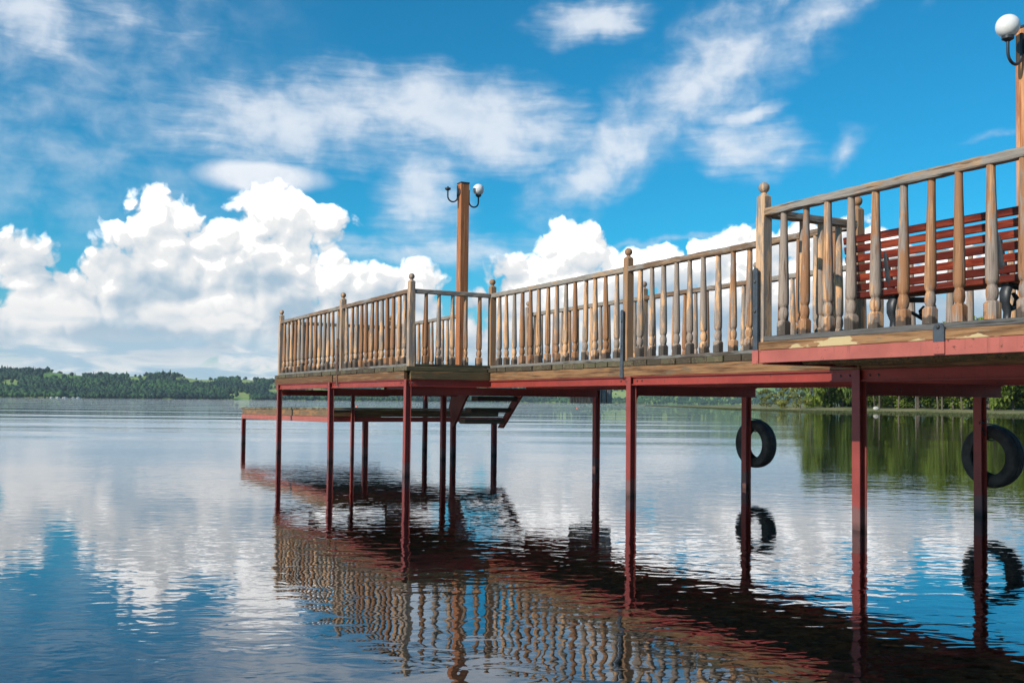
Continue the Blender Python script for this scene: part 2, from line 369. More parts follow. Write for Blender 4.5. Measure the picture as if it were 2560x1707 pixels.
def water_mat():
    m = bpy.data.materials.new('lake_water'); m.use_nodes = True
    nt = m.node_tree; nt.nodes.clear()
    out = nt.nodes.new('ShaderNodeOutputMaterial')
    pos = geopos(nt)
    R = nt.nodes.new('ShaderNodeMapping'); R.vector_type = 'POINT'; nt.links.new(pos.s, R.inputs[0])
    R.inputs['Rotation'].default_value = (0, 0, math.radians(-62))    # the breeze blows across the lake towards the shore
    W = E(nt, R.outputs[0])
    def st(kx, ky): return vmath(nt, 'MULTIPLY', W, (kx, ky, 1.0))
    dist = vmath(nt, 'LENGTH', pos, (0, 0, 0))
    open_ = dist.step(12.0, 70.0)                                            # the shore and pier shelter the nearest water
    calm = noise(nt, st(0.05, 0.12), 1.0, 3, 0.5).step(0.35, 0.68)           # cat's paws and slicks
    far = dist.step(60.0, 420.0)
    wq = sep(nt, W); lee = 1.0 - (wq[0]/wq[1].max(1.0)).step(0.12, 0.26)*0.8     # the wood on the right shelters the water in front of it
    swell = noise(nt, st(0.008, 0.16), 1.0, 2, 0.55)
    bands = noise(nt, st(0.0022, 0.030), 1.0, 2, 0.5)
    mid = noise(nt, st(0.6, 1.7), 1.0, 2, 0.5, 0.2)
    fine = noise(nt, st(4.6, 7.2), 1.0, 2, 0.5, 0.4)
    h = swell*(open_*0.15*lee+0.016) + bands*(far*0.8+open_*0.26)*lee + mid*(calm*0.002+0.0012+far*0.03*lee) + fine*(calm*0.0018+0.0010+dist.step(10.0, 3.5)*0.0012)
    b = nt.nodes.new('ShaderNodeBump'); b.inputs['Distance'].default_value = 1.0
    nt.links.new(h.s, b.inputs['Height'])
    fr = nt.nodes.new('ShaderNodeFresnel'); fr.inputs['IOR'].default_value = 1.33; nt.links.new(b.outputs[0], fr.inputs['Normal'])
    gl = nt.nodes.new('ShaderNodeBsdfGlossy'); gl.inputs['Roughness'].default_value = 0.004; nt.links.new(b.outputs[0], gl.inputs['Normal'])
    gl.inputs['Color'].default_value = (0.97, 0.98, 1.0, 1)
    tr = nt.nodes.new('ShaderNodeBsdfTransparent'); tr.inputs['Color'].default_value = (0.70, 0.74, 0.66, 1)
    mx = nt.nodes.new('ShaderNodeMixShader'); nt.links.new(E(nt, fr.outputs[0]).pow(0.70).s, mx.inputs[0])
    nt.links.new(tr.outputs[0], mx.inputs[1]); nt.links.new(gl.outputs[0], mx.inputs[2])
    nt.links.new(mx.outputs[0], out.inputs[0])
    return m
M['water'] = water_mat()

# ---------------------------------------------------------------- mesh helpers
RNG = random.Random(7)
class MB:
    def __init__(s): s.v, s.f = [], []
    def add(s, vs, fs):
        o = len(s.v); s.v += [tuple(v) for v in vs]; s.f += [tuple(i+o for i in f) for f in fs]; return s
    def box(s, x0, x1, y0, y1, z0, z1, bev=0.0):
        if not bev:
            vs = [(x, y, z) for z in (z0, z1) for y in (y0, y1) for x in (x0, x1)]
            return s.add(vs, [(0,2,3,1),(4,5,7,6),(0,1,5,4),(2,6,7,3),(0,4,6,2),(1,3,7,5)])
        b = min(bev, (x1-x0)/3, (y1-y0)/3, (z1-z0)/3)
        vs = []
        for sx, xa in ((1, x0), (-1, x1)):
            for sy, ya in ((1, y0), (-1, y1)):
                for sz, za in ((1, z0), (-1, z1)):
                    vs += [(xa, ya+sy*b, za+sz*b), (xa+sx*b, ya, za+sz*b), (xa+sx*b, ya+sy*b, za)]
        bm = bmesh.new()
        for v in vs: bm.verts.new(v)
        r = bmesh.ops.convex_hull(bm, input=bm.verts)
        bmesh.ops.dissolve_limit(bm, angle_limit=0.01, verts=bm.verts, edges=bm.edges)
        bm.verts.index_update()
        s.add([v.co[:] for v in bm.verts], [[v.index for v in f.verts] for f in bm.faces]); bm.free()
        return s
    def loft(s, rings, cap=True, closed=True):
        n = len(rings[0]); o = len(s.v)
        for r in rings: s.v += [tuple(p) for p in r]
        for k in range(len(rings)-1):
            for i in range(n if closed else n-1):
                a = o+k*n+i; b = o+k*n+(i+1) % n
                s.f.append((a, b, b+n, a+n))
        if cap:
            s.f.append(tuple(o+i for i in reversed(range(n)))); s.f.append(tuple(o+(len(rings)-1)*n+i for i in range(n)))
        return s
    def lathe(s, prof, seg=12, c=(0, 0, 0)):
        return s.loft([[(c[0]+r*math.cos(t), c[1]+r*math.sin(t), c[2]+z) for t in [2*math.pi*(i+.5)/seg for i in range(seg)]] for r, z in prof])
    def tube(s, pts, r, seg=8):
        pts = [Vector(p) for p in pts]; rings = []; n = None
        for i, p in enumerate(pts):
            t = (pts[min(i+1, len(pts)-1)] - pts[max(i-1, 0)]).normalized()
            if n is None: n = t.orthogonal().normalized()
            n = (n - t*n.dot(t)).normalized(); b = t.cross(n)
            rr = r[i] if isinstance(r, (list, tuple)) else r
            rings.append([p + (n*math.cos(a)+b*math.sin(a))*rr for a in [2*math.pi*k/seg for k in range(seg)]])
        return s.loft(rings)
    def extrude(s, poly, axis, a0, a1):
        """poly in the two other axes (in X,Y,Z order), extruded along axis"""
        def P(u, w, a):
            return {'X': (a, u, w), 'Y': (u, a, w), 'Z': (u, w, a)}[axis]
        return s.loft([[P(u, w, a0) for u, w in poly], [P(u, w, a1) for u, w in poly]])
    def mesh(s, name, smooth=False):
        me = bpy.data.meshes.new(name); me.from_pydata(s.v, [], s.f)
        bm = bmesh.new(); bm.from_mesh(me); bmesh.ops.recalc_face_normals(bm, faces=bm.faces); bm.to_mesh(me); bm.free()
        if smooth:
            for p in me.polygons: p.use_smooth = True
        return me
def obj(name, me, mat, parent=None, loc=(0, 0, 0), rz=0.0):
    o = bpy.data.objects.new(name, me); C.objects.link(o)
    if mat is not None and not me.materials: me.materials.append(mat)
    o.location = loc; o.rotation_euler = (0, 0, rz)
    if parent is not None: o.parent = parent
    return o
def thing(name, label, cat, loc=(0, 0, 0), rz=0.0, group=None):
    o = bpy.data.objects.new(name, None); C.objects.link(o); o.location = loc; o.rotation_euler = (0, 0, rz); o.empty_display_size = 0.2
    return tag(o, label, cat, group)
def tag(o, label, cat, group=None):
    o['label'] = label; o['category'] = cat
    if group: o['group'] = group
    return o
def kind(o, k): o['kind'] = k; return o
def autosmooth(me, ang=40):
    me.polygons.foreach_set('use_smooth', [True]*len(me.polygons)); me.set_sharp_from_angle(angle=math.radians(ang))
    return me
def wobble(me, a, sc=6.0, seed=0):
    from mathutils import noise as nz
    for v in me.vertices:
        v.co += Vector(nz.noise_vector(v.co*sc + Vector((seed*7.3, seed*3.1, 0))))*a
    return me
def bar(L, w, h, axis='X', n=24, bev=0.006, seed=0, rough=0.003):
    """a hand-cut rail: chamfered section lofted along its length with slightly uneven edges; origin at its start, bottom"""
    b = bev; sec = [(-w/2+b, 0), (w/2-b, 0), (w/2, b), (w/2, h-b), (w/2-b, h), (-w/2+b, h), (-w/2, h-b), (-w/2, b)]
    rng = random.Random(seed); rings = []
    for k in range(n+1):
        t = L*k/n
        rings.append([((t, u+rng.uniform(-rough, rough), z+rng.uniform(-rough, rough)) if axis == 'X' else (u+rng.uniform(-rough, rough), t, z+rng.uniform(-rough, rough))) for u, z in sec])
    return MB().loft(rings).mesh('rail')

# ---------------------------------------------------------------- lake, lakebed, land
YW, YP, YT, YF, YTF = 6.378, 5.368, 5.147, 8.30, 7.38          # railing lines (y)
XT, XT2, XT3, XP = -12.535, -15.40, -19.09, -5.90                # post lines (x)
ZD = 1.477                                                        # top of the deck
def grid(name, xs, ys, fz, mat):
    nx, ny = len(xs), len(ys)
    vs = [(x, y, fz(x, y)) for y in ys for x in xs]
    fs = [(j*nx+i, j*nx+i+1, (j+1)*nx+i+1, (j+1)*nx+i) for j in range(ny-1) for i in range(nx-1)]
    me = bpy.data.meshes.new(name); me.from_pydata(vs, [], fs)
    for p in me.polygons: p.use_smooth = True
    return obj(name, me, mat)
lake = kind(grid('lake', [-6000, -60, 60, 6000], [-6000, -60, 60, 6000], lambda x, y: 0.0, M['water']), 'structure')
def bed_z(x, y):
    from mathutils import noise as nz
    d = max(0.0, -x)
    z = 0.02 - 0.085*(x*-1.0+0.0) if x < 2 else 0.19+(x-2)*0.06
    z = max(z, -0.25-0.05*d) if x < 0 else z
    return min(z, 6.0) - 0.05 + 0.03*nz.noise(Vector((x*0.5, y*0.5, 0)))
bx = [-6000, -2500, -800, -200, -80, -40] + [-30+0.5*i for i in range(0, 75)] + [12, 20, 40, 80, 400, 5900]
by = [-6000, -1500, -300, -80, -40] + [-20+0.5*i for i in range(0, 121)] + [60, 120, 400, 1500, 6000]
kind(grid('lakebed', bx, by, lambda x, y: max(bed_z(x, y), -14.0), M['bed']), 'structure')

def pebbles():
    rng = np.random.default_rng(3)
    bm = bmesh.new(); bmesh.ops.create_icosphere(bm, subdivisions=2, radius=1)
    base = np.array([v.co[:] for v in bm.verts]); fc = np.array([[v.index for v in f.verts] for f in bm.faces]); bm.free()
    V, F = [], []
    n = 0
    for k in range(2600):
        x = -rng.uniform(1.0, 9.0)**1.0; y = rng.uniform(0.2, 8.0)
        r = rng.uniform(0.012, 0.035)*(2.2 if rng.random() < 0.05 else 1)
        b = base*(1+rng.normal(0, .12, (len(base), 1)))*np.array([r*rng.uniform(.8, 1.5), r, r*rng.uniform(.4, .7)])
        a = rng.uniform(0, 6.28); c, s = math.cos(a), math.sin(a)
        b = np.stack([b[:, 0]*c-b[:, 1]*s, b[:, 0]*s+b[:, 1]*c, b[:, 2]], 1) + np.array([x, y, bed_z(x, y)+r*.2])
        V.append(b); F.append(fc+n); n += len(base)
    me = bpy.data.meshes.new('pebbles'); me.from_pydata(np.concatenate(V).tolist(), [], np.concatenate(F).tolist())
    for p in me.polygons: p.use_smooth = True
    o = kind(obj('pebbles', me, M['pebble']), 'stuff'); o['label'] = 'brown pebbles lying on the lakebed under the shallow water'; o['category'] = 'pebbles'
pebbles()

# far hills: a belt of rising land round the lake, seen across the water
def dirpt(azd, D): 
    a = math.radians(azd); v = FW*math.cos(a) + RT*math.sin(a); return v.x*D, v.y*D
RIDGE = [(-75,60),(-45,70),(-27,62),(-25,62),(-23,56),(-21,58),(-19,62),(-17.5,52),(-15,56),(-13.5,50),(-11,44),(-8,48),(-4,52),(0,60),(3,78),(7,95),(12,100),(16,100),(30,95),(60,80),(75,60)]
def lerp(tab, x):
    for (a, b), (c, d) in zip(tab, tab[1:]):
        if x <= c: return b + (d-b)*min(1, max(0, (x-a)/(c-a)))
    return tab[-1][1]
def shore_d(az): return lerp([(-75, 2300), (-20, 2300), (-4, 2700), (1, 3300), (12, 3600), (75, 3600)], az)
from mathutils import noise as mnoise
def hill_z(az, t):
    D = shore_d(az) + 900*t
    H = lerp(RIDGE, az)/2494.0*(shore_d(az)+700) - 8
    s = min(1.0, t/0.78); k = s**1.25 if s < 1 else 1.0
    x, y = dirpt(az, D)
    bumpy = mnoise.noise(Vector((x*0.004, y*0.004, 1.0)))*9*s + mnoise.noise(Vector((x*0.0015, y*0.0015, 4.0)))*14*s*(1-s)
    return D, max(-1.0, H*k + bumpy + (1.2 if t > 0 else -2) - (t-0.85)*120*(t > 0.85))
def hills():
    azs = [-75+0.6*i for i in range(251)]; ts = [-0.02, 0.0, 0.02] + [0.05*i for i in range(1, 25)]
    vs = []
    for t in ts:
        for a in azs:
            D, z = hill_z(a, max(t, 0)); x, y = dirpt(a, shore_d(a)+900*t); vs.append((x, y, -6.0 if t < 0 else z))
    n = len(azs); fs = [(j*n+i, j*n+i+1, (j+1)*n+i+1, (j+1)*n+i) for j in range(len(ts)-1) for i in range(n-1)]
    me = bpy.data.meshes.new('hills'); me.from_pydata(vs, [], fs)
    for p in me.polygons: p.use_smooth = True
    kind(obj('hills', me, M['meadow']), 'structure')
hills()
CLEAR = [(-24.3, 1.20, 1.15, .10), (-20.6, 1.15, .5, .07), (-17.6, 1.14, 1.2, .10), (-14.9, 1.05, .5, .06), (-13.2, .62, .55, .30), (-15.2, .27, .8, .05), (-26.7, .78, .5, .06), (-11, .5, .8, .12), (-7, .6, .9, .1), (-2, .7, .9, .12), (3, .8, .8, .1), (9.3, .9, .9, .12), (11.8, 1.0, .8, .10), (14, 1.1, .8, .1), (6.2, .55, 1.0, .08)]
def far_wood():
    rng = np.random.default_rng(11)
    bm = bmesh.new(); bmesh.ops.create_icosphere(bm, subdivisions=1, radius=1)
    base = np.array([v.co[:] for v in bm.verts]); fc = np.array([[v.index for v in f.verts] for f in bm.faces]); bm.free()
    V, F, n = [], [], 0
    for k in range(34000):
        az = rng.uniform(-34, 27); t = rng.uniform(0.0, 0.93)**1.1
        D, z = hill_z(az, t)
        el = math.degrees(math.atan2(z-1, D))
        hgt = rng.uniform(6, 12)*(0.8 if az > 0 else 1.0)*(1.45 if rng.random() < 0.08 else 1)
        skip = False
        for (ca, ce, ra, re) in CLEAR:
            if ((az-ca)/ra)**2 + ((el-ce+0.10)/(re+.15))**2 < 1 + rng.uniform(-.25, .25): skip = True
        if skip and rng.random() > 0.03: continue
        w = hgt*rng.uniform(0.36, 0.55); cone = rng.random() < 0.3
        b = base*(1+rng.normal(0, .2, (len(base), 1)))
        if cone:
            f = np.clip(1.05-(b[:, 2]+1)/2, .08, 1)[:, None]; b = np.concatenate([b[:, :2]*f*w*.75, b[:, 2:3]*hgt*.68], 1)
        else: b = np.concatenate([b[:, :2]*w, b[:, 2:3]*hgt*.52], 1)
        x, y = dirpt(az, D); b = b + np.array([x, y, z+hgt*.42])
        V.append(b); F.append(fc+n); n += len(base)
    V = np.concatenate(V); F = np.concatenate(F)
    me = bpy.data.meshes.new('hill_wood'); me.vertices.add(len(V)); me.vertices.foreach_set('co', V.ravel())
    me.loops.add(F.size); me.loops.foreach_set('vertex_index', F.ravel().astype(np.int32))
    me.polygons.add(len(F)); me.polygons.foreach_set('loop_start', np.arange(0, F.size, 3, dtype=np.int32)); me.update(calc_edges=True)
    o = kind(obj('hill_wood', me, M['wood_far']), 'stuff')
    o['label'] = 'dark green woodland covering the far hills across the lake'; o['category'] = 'woodland'
far_wood()

# ---------------------------------------------------------------- wooded shore on the right
def bank_d(az): return lerp([(4, 900), (7.5, 460), (9.5, 340), (12, 240), (16, 178), (22, 162), (27, 140), (45, 110), (75, 90)], az)
def bank():
    azs = [7.2+0.4*i for i in range(150)]
    rows = [(-6, -1.5), (0, 0.02), (2, 0.18), (6, 0.35), (14, 0.55), (45, 0.9), (160, 1.2), (420, 1.3)]
    vs = []
    for d, z in rows:
        for a in azs:
            k = min(1.0, ((a-7.2)/7.5)**2)*0.94+0.06
            x, y = dirpt(a, bank_d(a)+d*k); vs.append((x, y, z*(k if z > 0.3 else 1) + (0.12*mnoise.noise(Vector((x*.2, y*.2, 0))) if z > 0.1 else 0)))
    n = len(azs); fs = [(j*n+i, j*n+i+1, (j+1)*n+i+1, (j+1)*n+i) for j in range(len(rows)-1) for i in range(n-1)]
    me = bpy.data.meshes.new('shore_bank'); me.from_pydata(vs, [], fs)
    for p in me.polygons: p.use_smooth = True
    kind(obj('shore_bank', me, M['bank']), 'structure')
bank()
def reeds():
    rng = np.random.default_rng(5); V, F = [], []
    for k in range(26000):
        az = 7.6 + 40*rng.random()**1.4; u = rng.random()
        D = bank_d(az) + 2 - u*min(55.0, 8+bank_d(az)*0.20)
        x, y = dirpt(az, D); h = rng.uniform(.14, .36)*(0.55+0.45*(1-u)); w = rng.uniform(.03, .07)
        a = rng.uniform(0, 3.14); dx, dy = math.cos(a)*w, math.sin(a)*w; lx, ly = rng.normal(0, .08, 2)
        o = len(V); V += [(x-dx, y-dy, -.05), (x+dx, y+dy, -.05), (x+lx, y+ly, h)]; F.append((o, o+1, o+2))
    me = bpy.data.meshes.new('reeds'); me.from_pydata(V, [], F)
    o = kind(obj('reeds', me, M['reed']), 'stuff'); o['label'] = 'olive green reeds standing in the shallows along the right shore'; o['category'] = 'reeds'
reeds()

def crown_mesh(seed, n, rx, rz, clumps, leaf=0.34):
    rng = np.random.default_rng(seed); V, F = [], []
    cs = []
    for k in range(clumps):
        a = rng.uniform(0, 6.28); t = rng.uniform(-1, 1); r = math.sqrt(max(0.05, 1-t*t))*rng.uniform(.35, .95)
        cs.append((math.cos(a)*r*rx, math.sin(a)*r*rx, t*rz, rng.uniform(.22, .42)*rx))
    for k in range(n):
        c = cs[rng.integers(len(cs))]; d = rng.normal(0, 1, 3); d /= np.linalg.norm(d)
        p = np.array(c[:3]) + d*c[3]*rng.uniform(.5, 1.05)**.6*np.array([1, 1, .8])
        u = rng.normal(0, 1, 3); u /= np.linalg.norm(u); w = np.cross(u, d+rng.normal(0, .5, 3)); w /= max(1e-6, np.linalg.norm(w))
        s = leaf*rng.uniform(.5, 1.1); o = len(V)
        V += [tuple(p+u*s), tuple(p+w*s*.55), tuple(p-u*s), tuple(p-w*s*.55)]; F.append((o, o+1, o+2, o+3))
    me = bpy.data.meshes.new('crown'); me.from_pydata(V, [], F); return me
def trunk_mesh(seed, h, r, limbs=5):
    rng = random.Random(seed); m = MB()
    pts = []; x = y = 0
    for k in range(7):
        pts.append((x, y, -0.3+h*k/6)); x += rng.uniform(-.12, .12)*h/7; y += rng.uniform(-.12, .12)*h/7
    m.tube(pts, [r*(1.15-0.95*k/6) for k in range(7)], 7)
    for k in range(limbs):
        i = rng.randint(3, 5); a = rng.uniform(0, 6.28); L = h*rng.uniform(.14, .24); p = Vector(pts[i])
        q = p+Vector((math.cos(a)*L*.5, math.sin(a)*L*.5, L*.45)); e = q+Vector((math.cos(a)*L*.4, math.sin(a)*L*.4, L*.5))
        m.tube([p, q, e], [r*.45, r*.3, r*.1], 5)
    return autosmooth(m.mesh('trunk'))
CROWNS = [crown_mesh(s, 1500, 1.0, 1.0, 26, 0.10) for s in (1, 2, 3, 4)]
TRUNKS = [trunk_mesh(s, 1.0, 0.016, 6) for s in (1, 2, 3)]
BUSH = [crown_mesh(s, 1100, 1.0, 1.0, 18, 0.11) for s in (11, 12, 13)]
BTRUNK = [trunk_mesh(s, 1.0, 0.03, 6) for s in (7, 8)]
def tree(az, dd, h, w, base, k, label, cat='tree', group=None, leaf='leaf', bush=False):
    x, y = dirpt(az, bank_d(az)+dd); z = 0.45 + dd*0.012
    t = thing('shore_bush' if bush else 'shore_tree', label, cat, (x, y, z), RNG.uniform(0, 6.28), group)
    tr = obj('trunk', (BTRUNK if bush else TRUNKS)[k % (2 if bush else 3)], M['bark'], t); hh = h*0.9 if not bush else h*.8
    tr.scale = (hh, hh, hh)
    me = (BUSH if bush else CROWNS)[k % (3 if bush else 4)]
    if not me.materials: me.materials.append(None)
    c = obj('crown', me, None, t, (0, 0, base+(h-base)/2)); c.scale = (w, w, (h-base)/2)
    c.material_slots[0].link = 'OBJECT'; c.material_slots[0].material = M[leaf]
    return t
GT = 'trees of the wood on the right shore'
L1 = 'leafy green tree at the left edge of the wood on the right shore'
L2 = 'tall tree with a bare pale trunk in the shaded wood on the right shore'
L3 = 'leafy tree at the far right of the shore wood, seen right of the tyre leg'
k = 0
for az, w1 in ((16.7, 'first'), (17.6, 'second'), (18.3, 'third'), (19.0, 'fourth')): tree(az, 14+k % 3*4, 12.2+k % 2, 2.9, 0.7, k, w1+' leafy green tree from the left end of the right shore wood', group='leafy trees at the left edge of the wood'); k += 1
for i in range(13):
    az = 19.5+0.5*i+RNG.uniform(-.38, .38); tree(az, 9+(i*7) % 11, RNG.uniform(11.6, 13.2), RNG.uniform(2.3, 3.0), RNG.uniform(3.4, 4.4), k, L2, group=GT); k += 1
for i in range(4):
    az = 25.9+0.75*i; tree(az, 10+(i*5) % 9, RNG.uniform(11, 12.5), 2.8, 1.1, k, L3, group='leafy trees at the right end of the wood'); k += 1
for i in range(20): # second row that closes the wood
    az = 16.9+0.6*i; tree(az, 27+(i*5) % 13, RNG.uniform(11.5, 13.0), 3.4, 0.1, k, 'tree standing deep in the wood behind the first row', group='trees deep in the wood'); k += 1
for az, h, w, lab in ((14.3, 3.3, 2.0, 'low olive bush at the end of the spit, left of the wood'), (15.25, 3.9, 2.0, 'rounded olive bush between the spit bush and the wood'),
                      (16.1, 4.1, 1.9, 'yellow green bush against the left edge of the wood')):
    tree(az, 6, h, w, 0.1, k, lab, 'bush', None, 'leaf_y', True); k += 1
for az in (19.4, 20.3, 21.2, 22.1, 23.0, 23.9, 24.8, 26.0, 27.2): tree(az, 19, 4.6, 2.9, 0.05, k, 'dark undergrowth bush among the trunks of the right shore wood', 'bush', 'undergrowth bushes in the wood', 'leaf', True); k += 1
# a pale boulder on that shore
def boulder():
    bm = bmesh.new(); bmesh.ops.create_icosphere(bm, subdivisions=3, radius=0.5)
    for v in bm.verts: v.co *= 1+0.22*mnoise.noise(v.co*1.6); v.co.z *= 0.7
    me = bpy.data.meshes.new('boulder'); bm.to_mesh(me); bm.free(); autosmooth(me, 60)
    x, y = dirpt(20.05, bank_d(20.05)+5); tag(obj('boulder', me, M['stone'], None, (x, y, 0.55)), 'pale boulder on the right shore in front of the dark wood', 'boulder')
boulder()

# ---------------------------------------------------------------- the pier
pier = thing('pier', 'long wooden pier on red steel legs with turned balusters and ball topped posts', 'pier', (0, 0, 0))
# turned baluster
def baluster_mesh(h=0.956):
    m = MB(); s = 0.0400; b = 0.013
    sq = lambda a, z: [(a-b, -a, z), (a, -a+b, z), (a, a-b, z), (a-b, a, z), (-a+b, a, z), (-a, a-b, z), (-a, -a+b, z), (-a+b, -a, z)]
    m.loft([sq(s, 0), sq(s, 0.097), sq(s-0.011, 0.115)])
    m.lathe([(0.024, 0.112), (0.026, 0.118), (0.0335, 0.135), (0.0365, 0.160), (0.0345, 0.187), (0.028, 0.206), (0.0265, 0.212), (0.0285, 0.218), (0.034, 0.226), (0.0375, 0.245),
             (0.0380, 0.30), (0.0355, 0.45), (0.0315, 0.62), (0.0275, 0.78), (0.0250, 0.90), (0.0252, h)], 14)
    return autosmooth(m.mesh('baluster'), 35)
BAL = baluster_mesh(); BAL2 = baluster_mesh()
def post_mesh(h=1.163, s=0.044):
    m = MB(); b = 0.011
    sq = lambda a, z, b=b: [(a-b, -a, z), (a, -a+b, z), (a, a-b, z), (a-b, a, z), (-a+b, a, z), (-a, a-b, z), (-a, -a+b, z), (-a+b, -a, z)]
    m.loft([sq(s, 0, .003), sq(s, 0.97, .003), sq(s, 1.01), sq(s, h-0.02), sq(s-0.016, h)])
    R = 0.0435; prof = [(0.026, h-0.001), (0.021, h+0.008), (0.020, h+0.014)]
    for k in range(1, 13):
        a = -math.pi/2 + math.pi*(k+0.9)/13.9; prof.append((max(0.002, R*math.cos(a)), h+0.012+R*0.97+R*math.sin(a)))
    m.lathe(prof, 16)
    return autosmooth(m.mesh('post'), 35)
POST = post_mesh()
RAILW, RZ0, RZ1 = 0.078, 2.468, 2.527
def railing(label, axis, c, a0, a1, nb, post_at, zb=ZD, soleh=0.036, balmesh=None, balmat='baluster', sole='sole', ends=(0.044, 0.044), topmat='rail', over=0.0):
    """one run of railing: the rails are the part, its posts and balusters the sub-parts"""
    P = (lambda a, z: (a, c, z)) if axis == 'X' else (lambda a, z: (c, a, z))
    s0, s1 = a0+ends[0], a1-ends[1]
    L = s1-s0; sd = RNG.randint(0, 999)
    top = obj('railing', bar(L, RAILW, RZ1-RZ0, axis, max(10, int(L/0.07)), 0.007, sd, 0.0028), M[topmat+'_'+axis.lower()], pier, P(s0, RZ0))
    top['label'] = label
    so = obj('sole_rail', bar(L+over, 0.086, soleh, axis, max(8, int(L/0.1)), 0.005, sd+1, 0.0022), M[sole+'_'+axis.lower()], top, (0, 0, zb-RZ0))
    bm = balmesh or BAL; z0 = zb+soleh
    for i in range(nb):
        t = a0 + (a1-a0)*(i+1)/(nb+1) - s0 + RNG.uniform(-.006, .006)
        o = obj('baluster', bm, M[balmat], top, (t, RNG.uniform(-.004, .004), z0-RZ0) if axis == 'X' else (RNG.uniform(-.004, .004), t, z0-RZ0), RNG.uniform(-.06, .06))
        wv = RNG.uniform(0.94, 1.06); o.scale = (wv, wv, (RZ0+0.003-z0)/0.956); o.rotation_euler[0] = RNG.gauss(0, .006); o.rotation_euler[1] = RNG.gauss(0, .006)
    for a in post_at:
        obj('post', POST, M['post'], top, (a-s0, 0, ZD+0.001-RZ0) if axis == 'X' else (0, a-s0, ZD+0.001-RZ0))
    return top
railing('railing of the outer head, farthest section', 'X', YT, XT3, XT2, 14, [XT3])
railing('railing of the outer head, nearer section', 'X', YT, XT2, XT, 12, [XT2, XT])
railing('short shaded railing on the shore side of the outer head', 'Y', XT, YT, YW, 5, [YW], sole='sole')
railing('walkway railing next to the outer head', 'X', YW, XT, -9.19, 14, [-9.19])
railing('walkway railing running up to the platform', 'X', YW, -9.19, XP, 14, [XP])
railing('short railing on the lake side of the platform', 'Y', XP, YP, YW, 4, [])
plat = railing('near railing of the platform, in front of the red bench', 'X', YP, XP, -2.6, 14, [XP, -2.6], zb=1.490, soleh=0.042, balmesh=BAL2, balmat='baluster_low', sole='soledark')
for a, b, n, lab in ((-14.94, -11.57, 14, 'far walkway railing, lake end'), (-11.57, -9.25, 9, 'far walkway railing, second section'), (-9.25, -7.4, 8, 'far walkway railing, behind the platform corner'),
                     (-7.4, -4.1, 14, 'far walkway railing, behind the red bench'), (-4.1, -0.8, 14, 'far walkway railing, shore end')):
    railing(lab, 'X', YF, a, b, n, [a])
railing('far railing of the outer head', 'X', YTF, XT3, -15.62, 15, [XT3, -15.62])
railing('end railing of the outer head', 'Y', XT3, YT, YTF, 9, [])

# deck planks, boards run across the pier
def plank_mesh(L, w, t, seed):
    rng = random.Random(seed); b = 0.004
    return MB().box(-w/2, w/2, 0, L, 0, t, b).mesh('plank')
def planks(x0, x1, y0, y1, par, mat='plank', pitch=0.25, z=1.415, t=0.060, gap=0.016, base=(0, 0, 0)):
    n = int(round((x1-x0)/pitch)); p = (x1-x0)/n; me = [plank_mesh(y1-y0, p-gap, t, s) for s in range(3)]
    for i in range(n):
        obj('plank', me[i % 3], M[mat], par, (x0+p*(i+.5)-base[0], y0+RNG.uniform(-.010, .006)-base[1], z+RNG.uniform(-.002, .001)-base[2]))
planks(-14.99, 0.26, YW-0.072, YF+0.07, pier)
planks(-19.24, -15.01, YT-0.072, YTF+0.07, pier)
planks(-15.75, -15.01, YTF+0.09, YF+0.07, pier)  # extra planks over the stair opening, added to keep sun off the stairs
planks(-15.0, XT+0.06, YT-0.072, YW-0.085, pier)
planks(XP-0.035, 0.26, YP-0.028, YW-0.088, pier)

def ibeam(L, axis, h=0.10, w=0.062, t=0.009):
    a = [(-w/2, 0), (w/2, 0), (w/2, t), (t/2, t), (t/2, h-t), (w/2, h-t), (w/2, h), (-w/2, h), (-w/2, h-t), (-t/2, h-t), (-t/2, t), (-w/2, t)]
    n = max(2, int(L/0.8)); rings = []
    for k in range(n+1):
        s = L*k/n
        rings.append([(s, u, z) if axis == 'X' else (u, s, z) for u, z in a])
    return MB().loft(rings).mesh('beam')
def hbeam(h, w=0.082, d=0.082, t=0.008):
    a = [(-w/2, -d/2), (w/2, -d/2), (w/2, -d/2+t), (t/2, -d/2+t), (t/2, d/2-t), (w/2, d/2-t), (w/2, d/2), (-w/2, d/2), (-w/2, d/2-t), (-t/2, d/2-t), (-t/2, -d/2+t), (-w/2, -d/2+t)]
    n = 10
    return MB().loft([[(x, y, h*k/n) for x, y in a] for k in range(n+1)]).mesh('leg')
def fascia(L, axis, h=0.108, t=0.045, seed=0): return bar(L, t, h, axis, max(8, int(L/0.25)), 0.004, seed, 0.0016)
def add(me, mat, loc, name, par=pier): return obj(name, me, M[mat], par, loc)
# walkway near edge: timber, steel
add(fascia(6.62, 'X', seed=1), 'fascia_x', (-12.44, YW-0.043, 1.303), 'fascia_board')
add(fascia(6.1, 'X', seed=2), 'fascia_x', (-5.80, YW-0.043, 1.303), 'fascia_board')
add(ibeam(12.72, 'X', 0.094), 'red', (-12.47, YW-0.035, 1.206), 'beam')
add(ibeam(15.2, 'X', 0.094), 'red', (-15.0, YF, 1.206), 'beam')
add(fascia(15.2, 'X', seed=3), 'fascia_x', (-15.0, YF+0.03, 1.303), 'fascia_board')
for y in (6.95, 7.6): add(fascia(15.0, 'X', seed=4), 'fascia_y', (-14.9, y, 1.303), 'joist')
